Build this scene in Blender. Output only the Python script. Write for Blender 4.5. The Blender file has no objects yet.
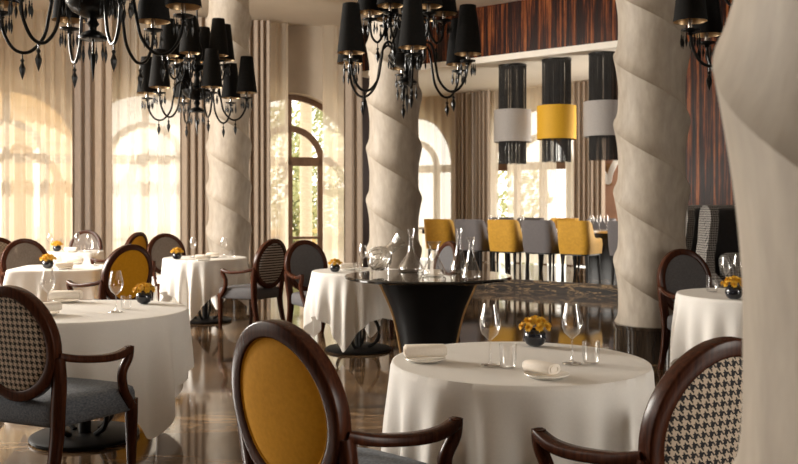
import bpy, math, random
from mathutils import Vector, Matrix
random.seed(7)
PI = math.pi
F, CX, CY, H = 900.0, 399.0, 205.0, 1.37          # lens in pixels, principal point, eye height
C = bpy.context.scene.collection
CEIL = 4.70

def pt(px, d, z=0.0):
    return Vector(((px - CX) * d / F, d, z))

# ------------------------------------------------------------------ materials
MATS = {}
def new_mat(name):
    m = bpy.data.materials.new(name); m.use_nodes = True
    nt = m.node_tree; nt.nodes.clear()
    out = nt.nodes.new('ShaderNodeOutputMaterial')
    MATS[name] = m
    return m, nt, out
def N(nt, t, **kw):
    n = nt.nodes.new(t)
    for k, v in kw.items():
        if k in n.inputs.keys(): n.inputs[k].default_value = v
        else: setattr(n, k, v)
    return n
def math_node(nt, op, a, b=None):
    n = nt.nodes.new('ShaderNodeMath'); n.operation = op
    for i, v in enumerate((a, b)):
        if v is None: continue
        if isinstance(v, (int, float)): n.inputs[i].default_value = v
        else: nt.links.new(v, n.inputs[i])
    return n.outputs[0]
def ramp(nt, fac, stops):
    r = nt.nodes.new('ShaderNodeValToRGB')
    el = r.color_ramp.elements
    while len(el) < len(stops): el.new(0.5)
    for e, (p, c) in zip(el, stops):
        e.position = p; e.color = (*c, 1)
    nt.links.new(fac, r.inputs[0])
    return r.outputs[0]
def coords(nt, scale=(1, 1, 1), kind='Object', rot=(0, 0, 0)):
    tc = nt.nodes.new('ShaderNodeTexCoord'); mp = nt.nodes.new('ShaderNodeMapping')
    mp.inputs['Scale'].default_value = scale; mp.inputs['Rotation'].default_value = rot
    nt.links.new(tc.outputs[kind], mp.inputs[0])
    return mp.outputs[0]
def noise(nt, vec, scale, detail=4, rough=.55, dist=0):
    n = nt.nodes.new('ShaderNodeTexNoise')
    n.inputs['Scale'].default_value = scale; n.inputs['Detail'].default_value = detail
    n.inputs['Roughness'].default_value = rough; n.inputs['Distortion'].default_value = dist
    nt.links.new(vec, n.inputs['Vector'])
    return n.outputs['Fac']
def principled(nt, out, color=None, rough=.5, metal=0, spec=.5, coat=0, bump=None, bump_s=.2, bump_d=.01, sheen=0):
    p = nt.nodes.new('ShaderNodeBsdfPrincipled')
    p.inputs['Roughness'].default_value = rough; p.inputs['Metallic'].default_value = metal
    p.inputs['Specular IOR Level'].default_value = spec
    p.inputs['Coat Weight'].default_value = coat; p.inputs['Coat Roughness'].default_value = .12
    p.inputs['Sheen Weight'].default_value = sheen
    if isinstance(color, tuple): p.inputs['Base Color'].default_value = (*color, 1)
    elif color is not None: nt.links.new(color, p.inputs['Base Color'])
    if bump is not None:
        b = nt.nodes.new('ShaderNodeBump'); b.inputs['Strength'].default_value = bump_s; b.inputs['Distance'].default_value = bump_d
        nt.links.new(bump, b.inputs['Height']); nt.links.new(b.outputs[0], p.inputs['Normal'])
    nt.links.new(p.outputs[0], out.inputs[0])
    return p
def speckled(name, c1, c2, scale=20, rough=.6, stretch=(1, 1, 1), bump_s=0, **kw):
    m, nt, out = new_mat(name)
    v = coords(nt, stretch)
    f = noise(nt, v, scale)
    col = ramp(nt, f, [(.3, c1), (.7, c2)])
    principled(nt, out, col, rough, bump=f if bump_s else None, bump_s=bump_s, **kw)
    return m

speckled('plaster', (.42, .345, .265), (.48, .40, .31), 3, .75, bump_s=.05)
speckled('ceiling_plaster', (.66, .575, .46), (.72, .63, .51), 1.5, .75)
speckled('pillar_plaster', (.32, .27, .215), (.43, .37, .30), 16, .62, (1, 1, .35), bump_s=.3)
speckled('wood', (.028, .0090, .0048), (.070, .0215, .0095), 14, .27, (6, 6, .6), spec=.13)
speckled('window_wood', (.15, .08, .045), (.22, .125, .07), 10, .5, (5, 5, .5))
speckled('dark_panel', (.020, .010, .007), (.040, .018, .012), 8, .3, (6, 6, .4))
speckled('black_metal', (.008, .008, .008), (.014, .013, .012), 8, .3, spec=.35)
speckled('black_glass', (.004, .004, .004), (.006, .006, .006), 8, .30, spec=.2)
speckled('black_top', (.006, .006, .006), (.010, .009, .008), 8, .05, spec=.7)
speckled('black_body', (.006, .006, .006), (.009, .008, .008), 6, .45, spec=.08)
speckled('shade_black', (.007, .007, .007), (.012, .011, .010), 60, .9, spec=.15)
speckled('shade_gold', (.62, .42, .22), (.75, .53, .30), 30, .35, metal=.6)
speckled('brass', (.55, .34, .15), (.65, .42, .20), 12, .3, metal=.9)
speckled('steel', (.5, .47, .43), (.6, .56, .51), 12, .22, metal=.9)
speckled('napkin', (.82, .75, .66), (.88, .81, .72), 120, .85, bump_s=.1)
speckled('porcelain', (.80, .77, .71), (.84, .81, .75), 20, .15)
speckled('yellow_velvet', (.50, .255, .014), (.62, .33, .022), 25, .75, sheen=.3)
speckled('yellow_fabric', (.52, .235, .008), (.60, .28, .012), 60, .8, bump_s=.05, spec=.15)
speckled('yellow_shade', (.66, .36, .015), (.72, .40, .02), 60, .7)
speckled('grey_shade', (.37, .345, .325), (.42, .39, .37), 60, .8)
speckled('tweed_blue', (.075, .090, .115), (.19, .21, .24), 140, .9, (1, .5, 1), bump_s=.3)
speckled('tweed_grey', (.062, .058, .062), (.125, .118, .12), 160, .9, bump_s=.2)
speckled('tweed_brown', (.13, .105, .088), (.20, .165, .14), 120, .9, (1, 1, .4), bump_s=.2)
speckled('grey_chair', (.125, .115, .118), (.18, .165, .168), 110, .9, bump_s=.15)
speckled('black_velvet', (.006, .005, .005), (.012, .010, .010), 40, .85, sheen=.2)
speckled('black_strand', (.016, .016, .017), (.085, .082, .08), 50, .4)
speckled('vase_glass', (.010, .012, .018), (.016, .018, .026), 8, .06, spec=.7)
speckled('petal', (.66, .36, .018), (.82, .52, .05), 70, .7)
speckled('drape', (.38, .30, .23), (.45, .36, .28), 30, .85, (3, 3, .4), bump_s=.05, sheen=.1)
speckled('drape_dark', (.30, .24, .195), (.35, .285, .235), 30, .85, (3, 3, .4), sheen=.1)
speckled('copper', (.44, .25, .17), (.52, .31, .21), 6, .4)
speckled('white_trim', (.82, .76, .66), (.86, .80, .70), 10, .5)
speckled('ochre', (.62, .40, .17), (.72, .48, .22), 3, .9)
speckled('terrace', (.55, .47, .36), (.66, .57, .45), 2, .9)
speckled('hedge_green', (.30, .33, .15), (.56, .57, .34), 3, .9)  # leaf tone paled to stand in for sunlit haze
speckled('palm_bark', (.50, .42, .32), (.66, .57, .45), 12, .9, (1, 1, 3), bump_s=.5)
speckled('plinth', (.014, .010, .008), (.055, .038, .025), 5, .12, (8, 8, .7), spec=.6)

speckled('black_wood', (.006, .005, .005), (.012, .010, .009), 20, .5, spec=.12)
def make_houndstooth(name, rep, dark, light, ax='xz', rough=.85):
    m, nt, out = new_mat(name)
    tc = nt.nodes.new('ShaderNodeTexCoord'); sp = nt.nodes.new('ShaderNodeSeparateXYZ')
    nt.links.new(tc.outputs['Object'], sp.inputs[0])
    k = 8.0 / rep
    a = sp.outputs['X' if ax[0] == 'x' else 'Y']; b = sp.outputs['Z']
    if ax == 'sum':
        a = math_node(nt, 'ADD', sp.outputs['X'], sp.outputs['Y'])
    i = math_node(nt, 'FLOOR', math_node(nt, 'MULTIPLY', a, k))
    j = math_node(nt, 'FLOOR', math_node(nt, 'MULTIPLY', b, k))
    wd = math_node(nt, 'LESS_THAN', math_node(nt, 'FLOORED_MODULO', i, 8.0), 3.5)
    fd = math_node(nt, 'LESS_THAN', math_node(nt, 'FLOORED_MODULO', j, 8.0), 3.5)
    sw = math_node(nt, 'LESS_THAN', math_node(nt, 'FLOORED_MODULO', math_node(nt, 'ADD', i, j), 4.0), 1.5)
    t = math_node(nt, 'ADD', math_node(nt, 'MULTIPLY', sw, wd), math_node(nt, 'MULTIPLY', math_node(nt, 'SUBTRACT', 1.0, sw), fd))
    mx = nt.nodes.new('ShaderNodeMix'); mx.data_type = 'RGBA'
    nt.links.new(t, mx.inputs[0]); mx.inputs[6].default_value = (*light, 1); mx.inputs[7].default_value = (*dark, 1)
    principled(nt, out, mx.outputs[2], rough)
    return m
make_houndstooth('houndstooth', .028, (.008, .007, .010), (.58, .47, .36))
make_houndstooth('houndstooth_small', .024, (.02, .019, .019), (.31, .285, .26), 'sum')

m, nt, out = new_mat('striped')
sp = nt.nodes.new('ShaderNodeSeparateXYZ'); tc = nt.nodes.new('ShaderNodeTexCoord'); nt.links.new(tc.outputs['Object'], sp.inputs[0])
s_ = math_node(nt, 'LESS_THAN', math_node(nt, 'FLOORED_MODULO', math_node(nt, 'MULTIPLY', sp.outputs['Z'], 1 / .028), 1.0), .55)
mx = nt.nodes.new('ShaderNodeMix'); mx.data_type = 'RGBA'; nt.links.new(s_, mx.inputs[0])
mx.inputs[6].default_value = (.50, .44, .38, 1); mx.inputs[7].default_value = (.04, .036, .035, 1)
principled(nt, out, mx.outputs[2], .85)

m, nt, out = new_mat('cane')
v = coords(nt, (1, 1, 1))
ck = nt.nodes.new('ShaderNodeTexChecker'); ck.inputs['Scale'].default_value = 60
ck.inputs['Color1'].default_value = (.34, .26, .18, 1); ck.inputs['Color2'].default_value = (.10, .075, .055, 1)
nt.links.new(v, ck.inputs['Vector']); principled(nt, out, ck.outputs[0], .8)

# polished dark marble floor
m, nt, out = new_mat('marble')
v = coords(nt, (.32, 1.25, 1), rot=(0, 0, .12))
big = noise(nt, v, .9, 6, .62, .9)
fine = noise(nt, coords(nt, (.25, 2.2, 1), rot=(0, 0, -.1)), 2.6, 7, .65, 1.6)
base = ramp(nt, big, [(.32, (.016, .010, .006)), (.46, (.060, .033, .017)), (.58, (.135, .080, .042)), (.74, (.18, .118, .070))])
vein = ramp(nt, fine, [(.465, (0, 0, 0)), (.495, (1, 1, 1)), (.505, (1, 1, 1)), (.54, (0, 0, 0))])
msk = ramp(nt, noise(nt, v, 1.4, 2), [(.45, (0, 0, 0)), (.62, (1, 1, 1))])
mm = math_node(nt, 'MULTIPLY', vein, msk)
mx = nt.nodes.new('ShaderNodeMix'); mx.data_type = 'RGBA'
nt.links.new(mm, mx.inputs[0]); nt.links.new(base, mx.inputs[6]); mx.inputs[7].default_value = (.30, .19, .095, 1)
principled(nt, out, mx.outputs[2], .065, spec=.42)

m, nt, out = new_mat('riser')
v = coords(nt, (.5, .5, 4)); n1 = noise(nt, v, 1.6, 6, .65, 1.2); n2 = noise(nt, v, 2.2, 6, .6, 1.8)
bs = ramp(nt, n1, [(.35, (.007, .005, .004)), (.65, (.040, .027, .018))]); vn = ramp(nt, n2, [(.48, (0, 0, 0)), (.5, (1, 1, 1)), (.525, (0, 0, 0))])
mx = nt.nodes.new('ShaderNodeMix'); mx.data_type = 'RGBA'; nt.links.new(vn, mx.inputs[0]); nt.links.new(bs, mx.inputs[6]); mx.inputs[7].default_value = (.40, .26, .13, 1)
principled(nt, out, mx.outputs[2], .4, spec=.15)
m, nt, out = new_mat('linen')
f = noise(nt, coords(nt), 160)
p_ = principled(nt, out, ramp(nt, f, [(.3, (.86, .83, .785)), (.7, (.91, .88, .835))]), .85, spec=.2)
tl = nt.nodes.new('ShaderNodeBsdfTranslucent'); tl.inputs[0].default_value = (.84, .79, .72, 1)
mx = nt.nodes.new('ShaderNodeMixShader'); mx.inputs[0].default_value = .2
nt.links.new(p_.outputs[0], mx.inputs[1]); nt.links.new(tl.outputs[0], mx.inputs[2]); nt.links.new(mx.outputs[0], out.inputs[0])
# striped ebony panelling: streaks run up the wall (object x is along the wall)
m, nt, out = new_mat('ebony')
s1 = noise(nt, coords(nt, (1, 1, .02)), 17, 5, .75)
col = ramp(nt, s1, [(.38, (.009, .004, .003)), (.50, (.028, .008, .005)), (.55, (.16, .040, .012)), (.61, (.36, .115, .034)), (.65, (.07, .018, .007)), (.74, (.014, .005, .004))])
principled(nt, out, col, .2, spec=.22)

def thin_glass(name, tint, power, base, rough=.02):
    m, nt, out = new_mat(name)
    lw = nt.nodes.new('ShaderNodeLayerWeight'); lw.inputs[0].default_value = .5
    f = math_node(nt, 'ADD', math_node(nt, 'MULTIPLY', math_node(nt, 'POWER', lw.outputs['Facing'], power), .75), base)
    tr = nt.nodes.new('ShaderNodeBsdfTransparent'); tr.inputs[0].default_value = (*tint, 1)
    gl = nt.nodes.new('ShaderNodeBsdfGlossy'); gl.inputs['Roughness'].default_value = rough
    mix = nt.nodes.new('ShaderNodeMixShader')
    nt.links.new(f, mix.inputs[0]); nt.links.new(tr.outputs[0], mix.inputs[1]); nt.links.new(gl.outputs[0], mix.inputs[2])
    nt.links.new(mix.outputs[0], out.inputs[0])
thin_glass('glass', (.985, .98, .975), 1.4, .09)
thin_glass('cut_glass', (.93, .92, .90), 1.0, .16)
thin_glass('pane', (.95, .96, .95), 4, .03)
thin_glass('smoked', (.35, .28, .22), 2.4, .05)

def sheer(name, col, see):
    m, nt, out = new_mat(name)
    v = coords(nt, (14, 14, .35))
    f = noise(nt, v, 1.0, 3)
    fac = math_node(nt, 'ADD', math_node(nt, 'MULTIPLY', f, .12), see - .06)
    tr = nt.nodes.new('ShaderNodeBsdfTransparent')
    tl = nt.nodes.new('ShaderNodeBsdfTranslucent'); tl.inputs[0].default_value = (*col, 1)
    df = nt.nodes.new('ShaderNodeBsdfDiffuse'); df.inputs[0].default_value = (*col, 1)
    m1 = nt.nodes.new('ShaderNodeMixShader'); m1.inputs[0].default_value = .14
    nt.links.new(tl.outputs[0], m1.inputs[1]); nt.links.new(df.outputs[0], m1.inputs[2])
    m2 = nt.nodes.new('ShaderNodeMixShader'); nt.links.new(fac, m2.inputs[0])
    nt.links.new(m1.outputs[0], m2.inputs[1]); nt.links.new(tr.outputs[0], m2.inputs[2])
    nt.links.new(m2.outputs[0], out.inputs[0])
sheer('sheer', (.92, .85, .74), .24)
sheer('sheer_dense', (.94, .895, .82), .13)

# ------------------------------------------------------------------ mesh builder
class MB:
    def __init__(s): s.v = []; s.f = []; s.smooth = True
    def add(s, verts, faces):
        b = len(s.v); s.v += [tuple(p) for p in verts]; s.f += [tuple(i + b for i in f) for f in faces]; return s
    def box(s, lo, hi):
        x0, y0, z0 = lo; x1, y1, z1 = hi
        return s.add([(x0,y0,z0),(x1,y0,z0),(x1,y1,z0),(x0,y1,z0),(x0,y0,z1),(x1,y0,z1),(x1,y1,z1),(x0,y1,z1)],
                     [(0,3,2,1),(4,5,6,7),(0,1,5,4),(1,2,6,5),(2,3,7,6),(3,0,4,7)])
    def lathe(s, prof, n=32, c=(0, 0, 0), cap=False, fn=None, mat=None):
        vs = []
        for r, z in prof:
            for k in range(n):
                a = 2 * PI * k / n
                p = Vector((r * math.cos(a), r * math.sin(a), z))
                if mat: p = mat @ p
                vs.append((p.x + c[0], p.y + c[1], p.z + c[2]))
        fs = []
        for i in range(len(prof) - 1):
            for k in range(n):
                fs.append((i*n + k, i*n + (k+1) % n, (i+1)*n + (k+1) % n, (i+1)*n + k))
        if cap:
            fs.append(tuple(range(n - 1, -1, -1))); fs.append(tuple((len(prof)-1)*n + k for k in range(n)))
        return s.add(vs, fs)
    def sweep(s, pts, secs, up=Vector((0, 0, 1)), n=8, sup=.5, closed=False):
        """sweep a rounded section (w across, h along the up hint) through pts"""
        P = [Vector(p) for p in pts]; L = len(P); vs = []; fs = []
        for i, p in enumerate(P):
            if closed: t = P[(i+1) % L] - P[i-1]
            else: t = P[min(i+1, L-1)] - P[max(i-1, 0)]
            t.normalize()
            u = up[i] if isinstance(up, list) else up
            sd = t.cross(u)
            if sd.length < 1e-4: sd = t.cross(Vector((0, 1, 0)))
            sd.normalize(); uu = sd.cross(t)
            w, h = secs[i] if isinstance(secs, list) else secs
            for k in range(n):
                a = 2 * PI * (k + .5) / n
                ca, sa = math.cos(a), math.sin(a)
                x = math.copysign(abs(ca) ** sup, ca) * w / 2; y = math.copysign(abs(sa) ** sup, sa) * h / 2
                vs.append(p + sd * x + uu * y)
        R = L if closed else L - 1
        for i in range(R):
            j = (i + 1) % L
            for k in range(n):
                fs.append((i*n + k, i*n + (k+1) % n, j*n + (k+1) % n, j*n + k))
        if not closed:
            fs.append(tuple(range(n - 1, -1, -1))); fs.append(tuple((L-1)*n + k for k in range(n)))
        return s.add(vs, fs)
    def tube(s, pts, r, n=8):
        return s.sweep(pts, [(2*q, 2*q) for q in r] if isinstance(r, list) else (2*r, 2*r), n=n, sup=1.0)
    def loops(s, rings, cap0=True, cap1=True):
        n = len(rings[0]); vs = [p for r in rings for p in r]; fs = []
        for i in range(len(rings) - 1):
            for k in range(n): fs.append((i*n + k, i*n + (k+1) % n, (i+1)*n + (k+1) % n, (i+1)*n + k))
        if cap0: fs.append(tuple(range(n - 1, -1, -1)))
        if cap1: fs.append(tuple((len(rings)-1)*n + k for k in range(n)))
        return s.add(vs, fs)
    def build(s, name, mat, parent=None, smooth=True, angle=40):
        me = bpy.data.meshes.new(name); me.from_pydata(s.v, [], s.f)
        me.materials.append(MATS[mat])
        if smooth:
            for p in me.polygons: p.use_smooth = True
            me.set_sharp_from_angle(angle=math.radians(angle))
        me.update()
        o = bpy.data.objects.new(name, me); C.objects.link(o)
        if parent: o.parent = parent
        return o

def spline(pts, n=6):
    P = [Vector(p) for p in pts]; out = []
    for i in range(len(P) - 1):
        p0, p1, p2, p3 = P[max(i-1, 0)], P[i], P[i+1], P[min(i+2, len(P)-1)]
        for k in range(n):
            t = k / n
            out.append(.5 * ((2*p1) + (p2-p0)*t + (2*p0-5*p1+4*p2-p3)*t*t + (3*p1-p0-3*p2+p3)*t**3))
    out.append(P[-1]); return out

def tag(o, label, cat, group=None, kind=None):
    o['label'] = label; o['category'] = cat
    if group: o['group'] = group
    if kind: o['kind'] = kind
    return o
def empty(name, label, cat, loc=(0, 0, 0), rz=0, group=None):
    o = bpy.data.objects.new(name, None); C.objects.link(o); o.empty_display_size = .1
    o.location = loc; o.rotation_euler = (0, 0, rz)
    return tag(o, label, cat, group)
def struct(o): o['kind'] = 'structure'; return o
KIDS = {}
def kids(o): return [c for c in C.objects if c.parent == o]
def copy_tree(o, parent=None, pool=None):
    if pool is None:
        pool = {}
        for c in C.objects:
            if c.parent: pool.setdefault(c.parent.name, []).append(c)
    c = o.copy(); C.objects.link(c)
    if parent: c.parent = parent
    for ch in pool.get(o.name, []): copy_tree(ch, c, pool)
    return c
def dup(o, loc, rz, label, group=None):
    c = copy_tree(o); c.location = loc; c.rotation_euler = (0, 0, rz); c['label'] = label
    if group: c['group'] = group
    return c

# ------------------------------------------------------------------ room shell
FLOORX0, FLOORX1 = -8.2, 7.6
W1A = Vector((-8.2, 15.007, 0)); W1D = Vector((5.81, 1.53, 0)).normalized()      # window wall
W1N = Vector((W1D.y, -W1D.x, 0))                                                 # points into the room
W2D = Vector((2.02, -1.6, 0)).normalized()                                       # bar wall, bulkhead, bar furniture
W2N = Vector((W2D.y, -W2D.x, 0))
W2P = Vector((1.74, 19.3, 0)); BKP = Vector((3.29, 13.6, 0))
def on_line(p, d, px):
    """the point where the sight line through picture column px meets the line p + s d"""
    k = (px - CX) / F
    s = (k * p.y - p.x) / (d.x - k * d.y)
    return p + d * s
RB = BKP + W2D * .14                                       # end of the bar opening
LB = on_line(BKP, W2D, 362)
W1E = on_line(W1A, W1D, 369)
W2E = W2P + W2D * 4.6
W2S = on_line(W2P, W2D, 366)
EBE = RB + W2D * ((7.6 - RB.x) / W2D.x)                    # end of the ebony wall

def poly(name, pts, mat, z=None):
    b = MB(); vs = [(p[0], p[1], p[2] if z is None else z) for p in pts]
    b.add(vs, [tuple(range(len(vs)))]); return struct(b.build(name, mat, smooth=False))
def wall_run(name, p, d, n, L, hole, mat, z1=CEIL, z0=0, th=.46, step=.05, local=True):
    """wall along d from p, hole(s) -> height of the opening at s (0 none). Local x runs along the wall."""
    ss = set([0.0, L]); s = 0
    while s < L: ss.add(round(s, 4)); s += .12 if not hole(s) else step
    for s in list(ss): pass
    ss = sorted(ss); b = MB(); b.smooth = False
    for a, c in zip(ss, ss[1:]):
        mid = (a + c) / 2
        open_ = hole(mid) > 0
        h0 = hole(a + 1e-5) if open_ else z0; h1 = hole(c - 1e-5) if open_ else z0
        if open_:
            h0 = h0 or hole(mid); h1 = h1 or hole(mid)
        b.add([(a,0,h0),(c,0,h1),(c,0,z1),(a,0,z1)], [(0,1,2,3)])
        b.add([(a,th,h0),(c,th,h1),(c,th,z1),(a,th,z1)], [(3,2,1,0)])
        b.add([(a,0,h0),(c,0,h1),(c,th,h1),(a,th,h0)], [(3,2,1,0)])
        if not open_ and hole(a - .02) > 0: b.add([(a,0,0),(a,th,0),(a,th,hole(a-.02)),(a,0,hole(a-.02))], [(0,1,2,3)])
        if not open_ and hole(c + .02) > 0: b.add([(c,0,0),(c,th,0),(c,th,hole(c+.02)),(c,0,hole(c+.02))], [(0,1,2,3)])
    o = b.build(name, mat, smooth=False)
    o.location = p; o.rotation_euler = (0, 0, math.atan2(d.y, d.x))
    return struct(o)

TRANS, RO, RI = 2.19, 1.26, .62
def arches(centers):
    def hole(s):
        for c in centers:
            if abs(s - c) < RO: return TRANS + math.sqrt(max(RO*RO - (s-c)**2, 0.0001))
        return 0
    return hole
def s_at(p, d, px): return (on_line(p, d, px) - p).dot(d)
c1 = [s_at(W1A, W1D, px) for px in (3, 145, 291)]
wall_run('wall_back', W1A, W1D, W1N, (W1E - W1A).length, arches(c1), 'plaster')
W2L = (W2E - W2S).length
c2 = [s_at(W2S, W2D, px) for px in (406, 535)]
wall_run('wall_bar', W2S, W2D, W2N, W2L, arches(c2), 'plaster')

floor_pts = [(FLOORX0, -3.2), (FLOORX1, -3.2), (FLOORX1, EBE.y+.1), (W2E.x+2, W2E.y), (W2S.x, W2S.y+.4), (W1E.x, W1E.y+.3), (W1A.x, W1A.y+.3)]
poly('floor', floor_pts, 'marble', 0)
poly('ceiling', floor_pts[::-1], 'ceiling_plaster', CEIL)
# side walls
left_holes = [(3.0, 5.6), (7.6, 10.2)]  # unseen openings, added to let the side lamps in
def lh(s):
    y = s - 3.2
    return 4.2 if any(a < y < c for a, c in left_holes) else 0
wall_run('wall_left', Vector((FLOORX0, -3.2, 0)), Vector((0, 1, 0)), None, 18.3, lh, 'plaster')
for o in [bpy.data.objects['wall_left']]: o.location.x = FLOORX0
RH = (-2.3, .5)  # unseen opening added for the fill lamp behind the eye
wall_run('wall_right', Vector((FLOORX1, EBE.y, 0)), Vector((0, -1, 0)), None, EBE.y + 3.2, lambda q: 3.6 if RH[0] < EBE.y - q < RH[1] else 0, 'dark_panel')
poly('wall_front', [(FLOORX0, -3.2, 0), (FLOORX1, -3.2, 0), (FLOORX1, -3.2, CEIL), (FLOORX0, -3.2, CEIL)], 'dark_panel')
# short return between the window wall and the bar wall, with the dark wood strip at its corner
wall_run('wall_return', W1E, (W2S - W1E).normalized(), None, (W2S - W1E).length, lambda s: 0, 'plaster', th=.1)
b = MB(); b.box((-.17, -.06, 0), (.02, .12, CEIL)); o = struct(b.build('trim_1', 'dark_panel', smooth=False))
o.location = W1E; o.rotation_euler = (0, 0, math.atan2(W1D.y, W1D.x))
# bulkhead over the bar and ebony wall beside it
ang2 = math.atan2(W2D.y, W2D.x)
BZ = 3.75
def boxed(name, p, L, y0, y1, z0, z1, mat):
    b = MB(); b.box((0, y0, z0), (L, y1, z1)); o = struct(b.build(name, mat, smooth=False))
    o.location = p; o.rotation_euler = (0, 0, ang2); return o
LBL = (RB - LB).length
boxed('wall_bulkhead', LB, LBL, 0, .28, BZ + .10, CEIL, 'ebony')
boxed('trim_2', LB, LBL, -.03, .30, BZ, BZ + .10, 'white_trim')
boxed('wall_ebony', RB, (EBE - RB).length + .3, 0, .28, 0, CEIL, 'ebony')
boxed('trim_3', RB, (EBE - RB).length, -.02, 0, 0, .16, 'dark_panel')
poly('ceiling_bar', [LB + W2N*-.28, W2S + Vector((0,0,0)), W2E, RB - W2N*.28], 'white_trim', BZ + .02)
WEQ = Vector((RB.x - W2N.x*.28 + 1.0, RB.y - W2N.y*.28 - .8, 0))
WED = (WEQ - W2E).normalized(); WEL = (WEQ - W2E).length
wall_run('wall_end', W2E, WED, None, WEL, lambda q: 3.1 if .5 < q < 2.7 else 0, 'plaster', th=.2)  # unseen opening added so a lamp can brighten the bar
# raised bar floor
PF = on_line(Vector((1.75, 14.55, 0)), W2D, 399)
PS, PE = PF - W2D * 1.2, PF + W2D * 5.0
b = MB()
q = [PS, PE, W2E, W2S]
b.add([(p.x, p.y, 0) for p in q] + [(p.x, p.y, .18) for p in q], [(4,5,6,7), (3,0,4,7), (1,2,6,5)])
struct(b.build('floor_bar', 'marble', smooth=False))
b = MB(); b.add([(PS.x, PS.y, 0), (PE.x, PE.y, 0), (PE.x, PE.y, .18), (PS.x, PS.y, .18)], [(0,1,2,3)]); struct(b.build('trim_5', 'riser', smooth=False))
# copper panel on the bar wall
p0 = on_line(W2P, W2D, 603); p1 = on_line(W2P, W2D, 660)
b = MB(); b.box((0, -.04, .18), ((p1-p0).length, 0, BZ)); o = struct(b.build('trim_4', 'copper', smooth=False)); o.location = p0; o.rotation_euler = (0, 0, ang2)

# arched windows
def window(name, p, d, s):
    a = math.atan2(d.y, d.x); b = MB(); Y = .34
    def bar(p0, p1, w=.09): b.sweep([p0, p1], (w, .10), up=Vector((0, 1, 0)), n=8, sup=.25)
    z0 = 0.0
    for x in (-RO+.04, RO-.04): bar((x, Y, z0), (x, Y, TRANS))
    for x in (-RI, RI): bar((x, Y, z0), (x, Y, TRANS), .14)
    bar((0, Y, z0), (0, Y, TRANS), .15)
    bar((-RO, Y, TRANS), (RO, Y, TRANS), .17)
    bar((-RO, Y, .06), (RO, Y, .06), .14); bar((-RO, Y, .75), (RO, Y, .75), .05)
    bar((0, Y, TRANS), (0, Y, TRANS + RO - .04), .12)
    for r in (RO - .04, RI):
        b.sweep([(r*math.cos(t), Y, TRANS + r*math.sin(t)) for t in [PI*k/28 for k in range(29)]], (.12, .10), up=Vector((0, 1, 0)), n=8, sup=.25)
    o = struct(b.build(name, 'window_wood', smooth=False)); o.location = p + d*s; o.rotation_euler = (0, 0, a)
    g = MB(); top = [(RO*math.cos(PI*k/24), Y, TRANS + RO*math.sin(PI*k/24)) for k in range(25)]
    g.add([(RO, Y, .02)] + top + [(-RO, Y, .02)], [tuple(range(27))]); g.build('window_pane', 'pane', o, smooth=False)
for i, s in enumerate(c1): window('window_%d' % (i+1), W1A, W1D, s)
for i, s in enumerate(c2): window('window_%d' % (i+4), W2S, W2D, s)

# ------------------------------------------------------------------ twisted pillars
def pillar(x, y, R=.31, phase=0.0, A=.044):
    pitch, nr, nc = .615, 22, 64; b = MB()
    vs = []; fs = []; zb, zt = .30, CEIL - .001
    w0, w1 = int(zb/pitch) - 2, int(zt/pitch) + 3
    W = [w0 + k / nr for k in range((w1 - w0) * nr + 1)]
    extra = []
    for k in range(w0, w1 + 1): extra += [k + .012, k + .03, k - .012]
    W = sorted(W + extra)
    for k in range(nc + 1):
        a = -PI + 2 * PI * k / nc
        for w in W:
            z = min(max((w - a / PI + phase) * pitch, zb), zt)
            wz = z / pitch + a / PI - phase
            u = wz % 1.0
            if abs(wz - w) < 1e-6: u = (w + 1e-9) % 1.0
            g = abs((u - .5) / .5) ** 1.7 if u > .5 else abs((.5 - u) / .5) ** 4.5
            r = R + A * (g - .4)
            vs.append((r * math.cos(a), r * math.sin(a), z))
    n = len(W)
    for k in range(nc):
        for i in range(n - 1):
            q = (k*n + i, (k+1)*n + i, (k+1)*n + i + 1, k*n + i + 1)
            if abs(vs[q[0]][2] - vs[q[3]][2]) + abs(vs[q[1]][2] - vs[q[2]][2]) > 1e-6: fs.append(q)
    b.add(vs, fs)
    o = struct(b.build('pillar', 'pillar_plaster', angle=26)); o.location = (x, y, 0)
    p = MB(); p.lathe([(R+.02, 0), (R+.02, .27), (R+.035, .275), (R+.035, .305), (0.05, .305)], 48)
    p.build('plinth', 'plinth', o)
    return o
for px, d, ph in ((651.5, 8.1, .34), (394, 10.75, .34), (229, 13.3, .70)):
    p = pt(px, d); pillar(p.x, p.y, phase=ph)
pillar(.709, 1.029, phase=.41, R=.31, A=.036)

# ------------------------------------------------------------------ curtains
def curtain(name, mat, p, d, n, px0, px1, off, folds, amp, label, cat, z1=CEIL-.03, z0=.02, group=None, spread=0):
    a = on_line(p + n*off, d, px0); c = on_line(p + n*off, d, px1)
    L = (c - a).length; b = MB(); cols = folds * 12; rows = 14; vs = []; fs = []
    rnd = random.Random(int(px0*13 + px1)); ph = [rnd.uniform(-.5, .5) for _ in range(folds + 2)]
    for i in range(rows + 1):
        z = z0 + (z1 - z0) * i / rows; k = 1 - i / rows
        for j in range(cols + 1):
            t = j / cols; f = t * folds; q = int(f)
            w = ph[q] * (1 - (f - q)) + ph[q+1] * (f - q)
            y = amp * ((1 + .5*w) * math.sin(2*PI*f + 2.2*w) * (.8 + .2*k) + .22 * math.sin(4*PI*f + 5*w + .8*k)) 
            x = t * L + .25 * amp * math.sin(2*PI*f*1.0 + 2.1 + w*2) * k
            vs.append((x, y, z))
    for i in range(rows):
        for j in range(cols):
            q = i*(cols+1) + j; fs.append((q, q+1, q+cols+2, q+cols+1))
    b.add(vs, fs); o = b.build(name, mat, angle=180)
    o.location = (a.x, a.y, 0); o.rotation_euler = (0, 0, math.atan2(d.y, d.x))
    return tag(o, label, cat, group)
gs, gd = 'sheer curtains along the windows', 'heavy drapes along the windows'
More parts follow.
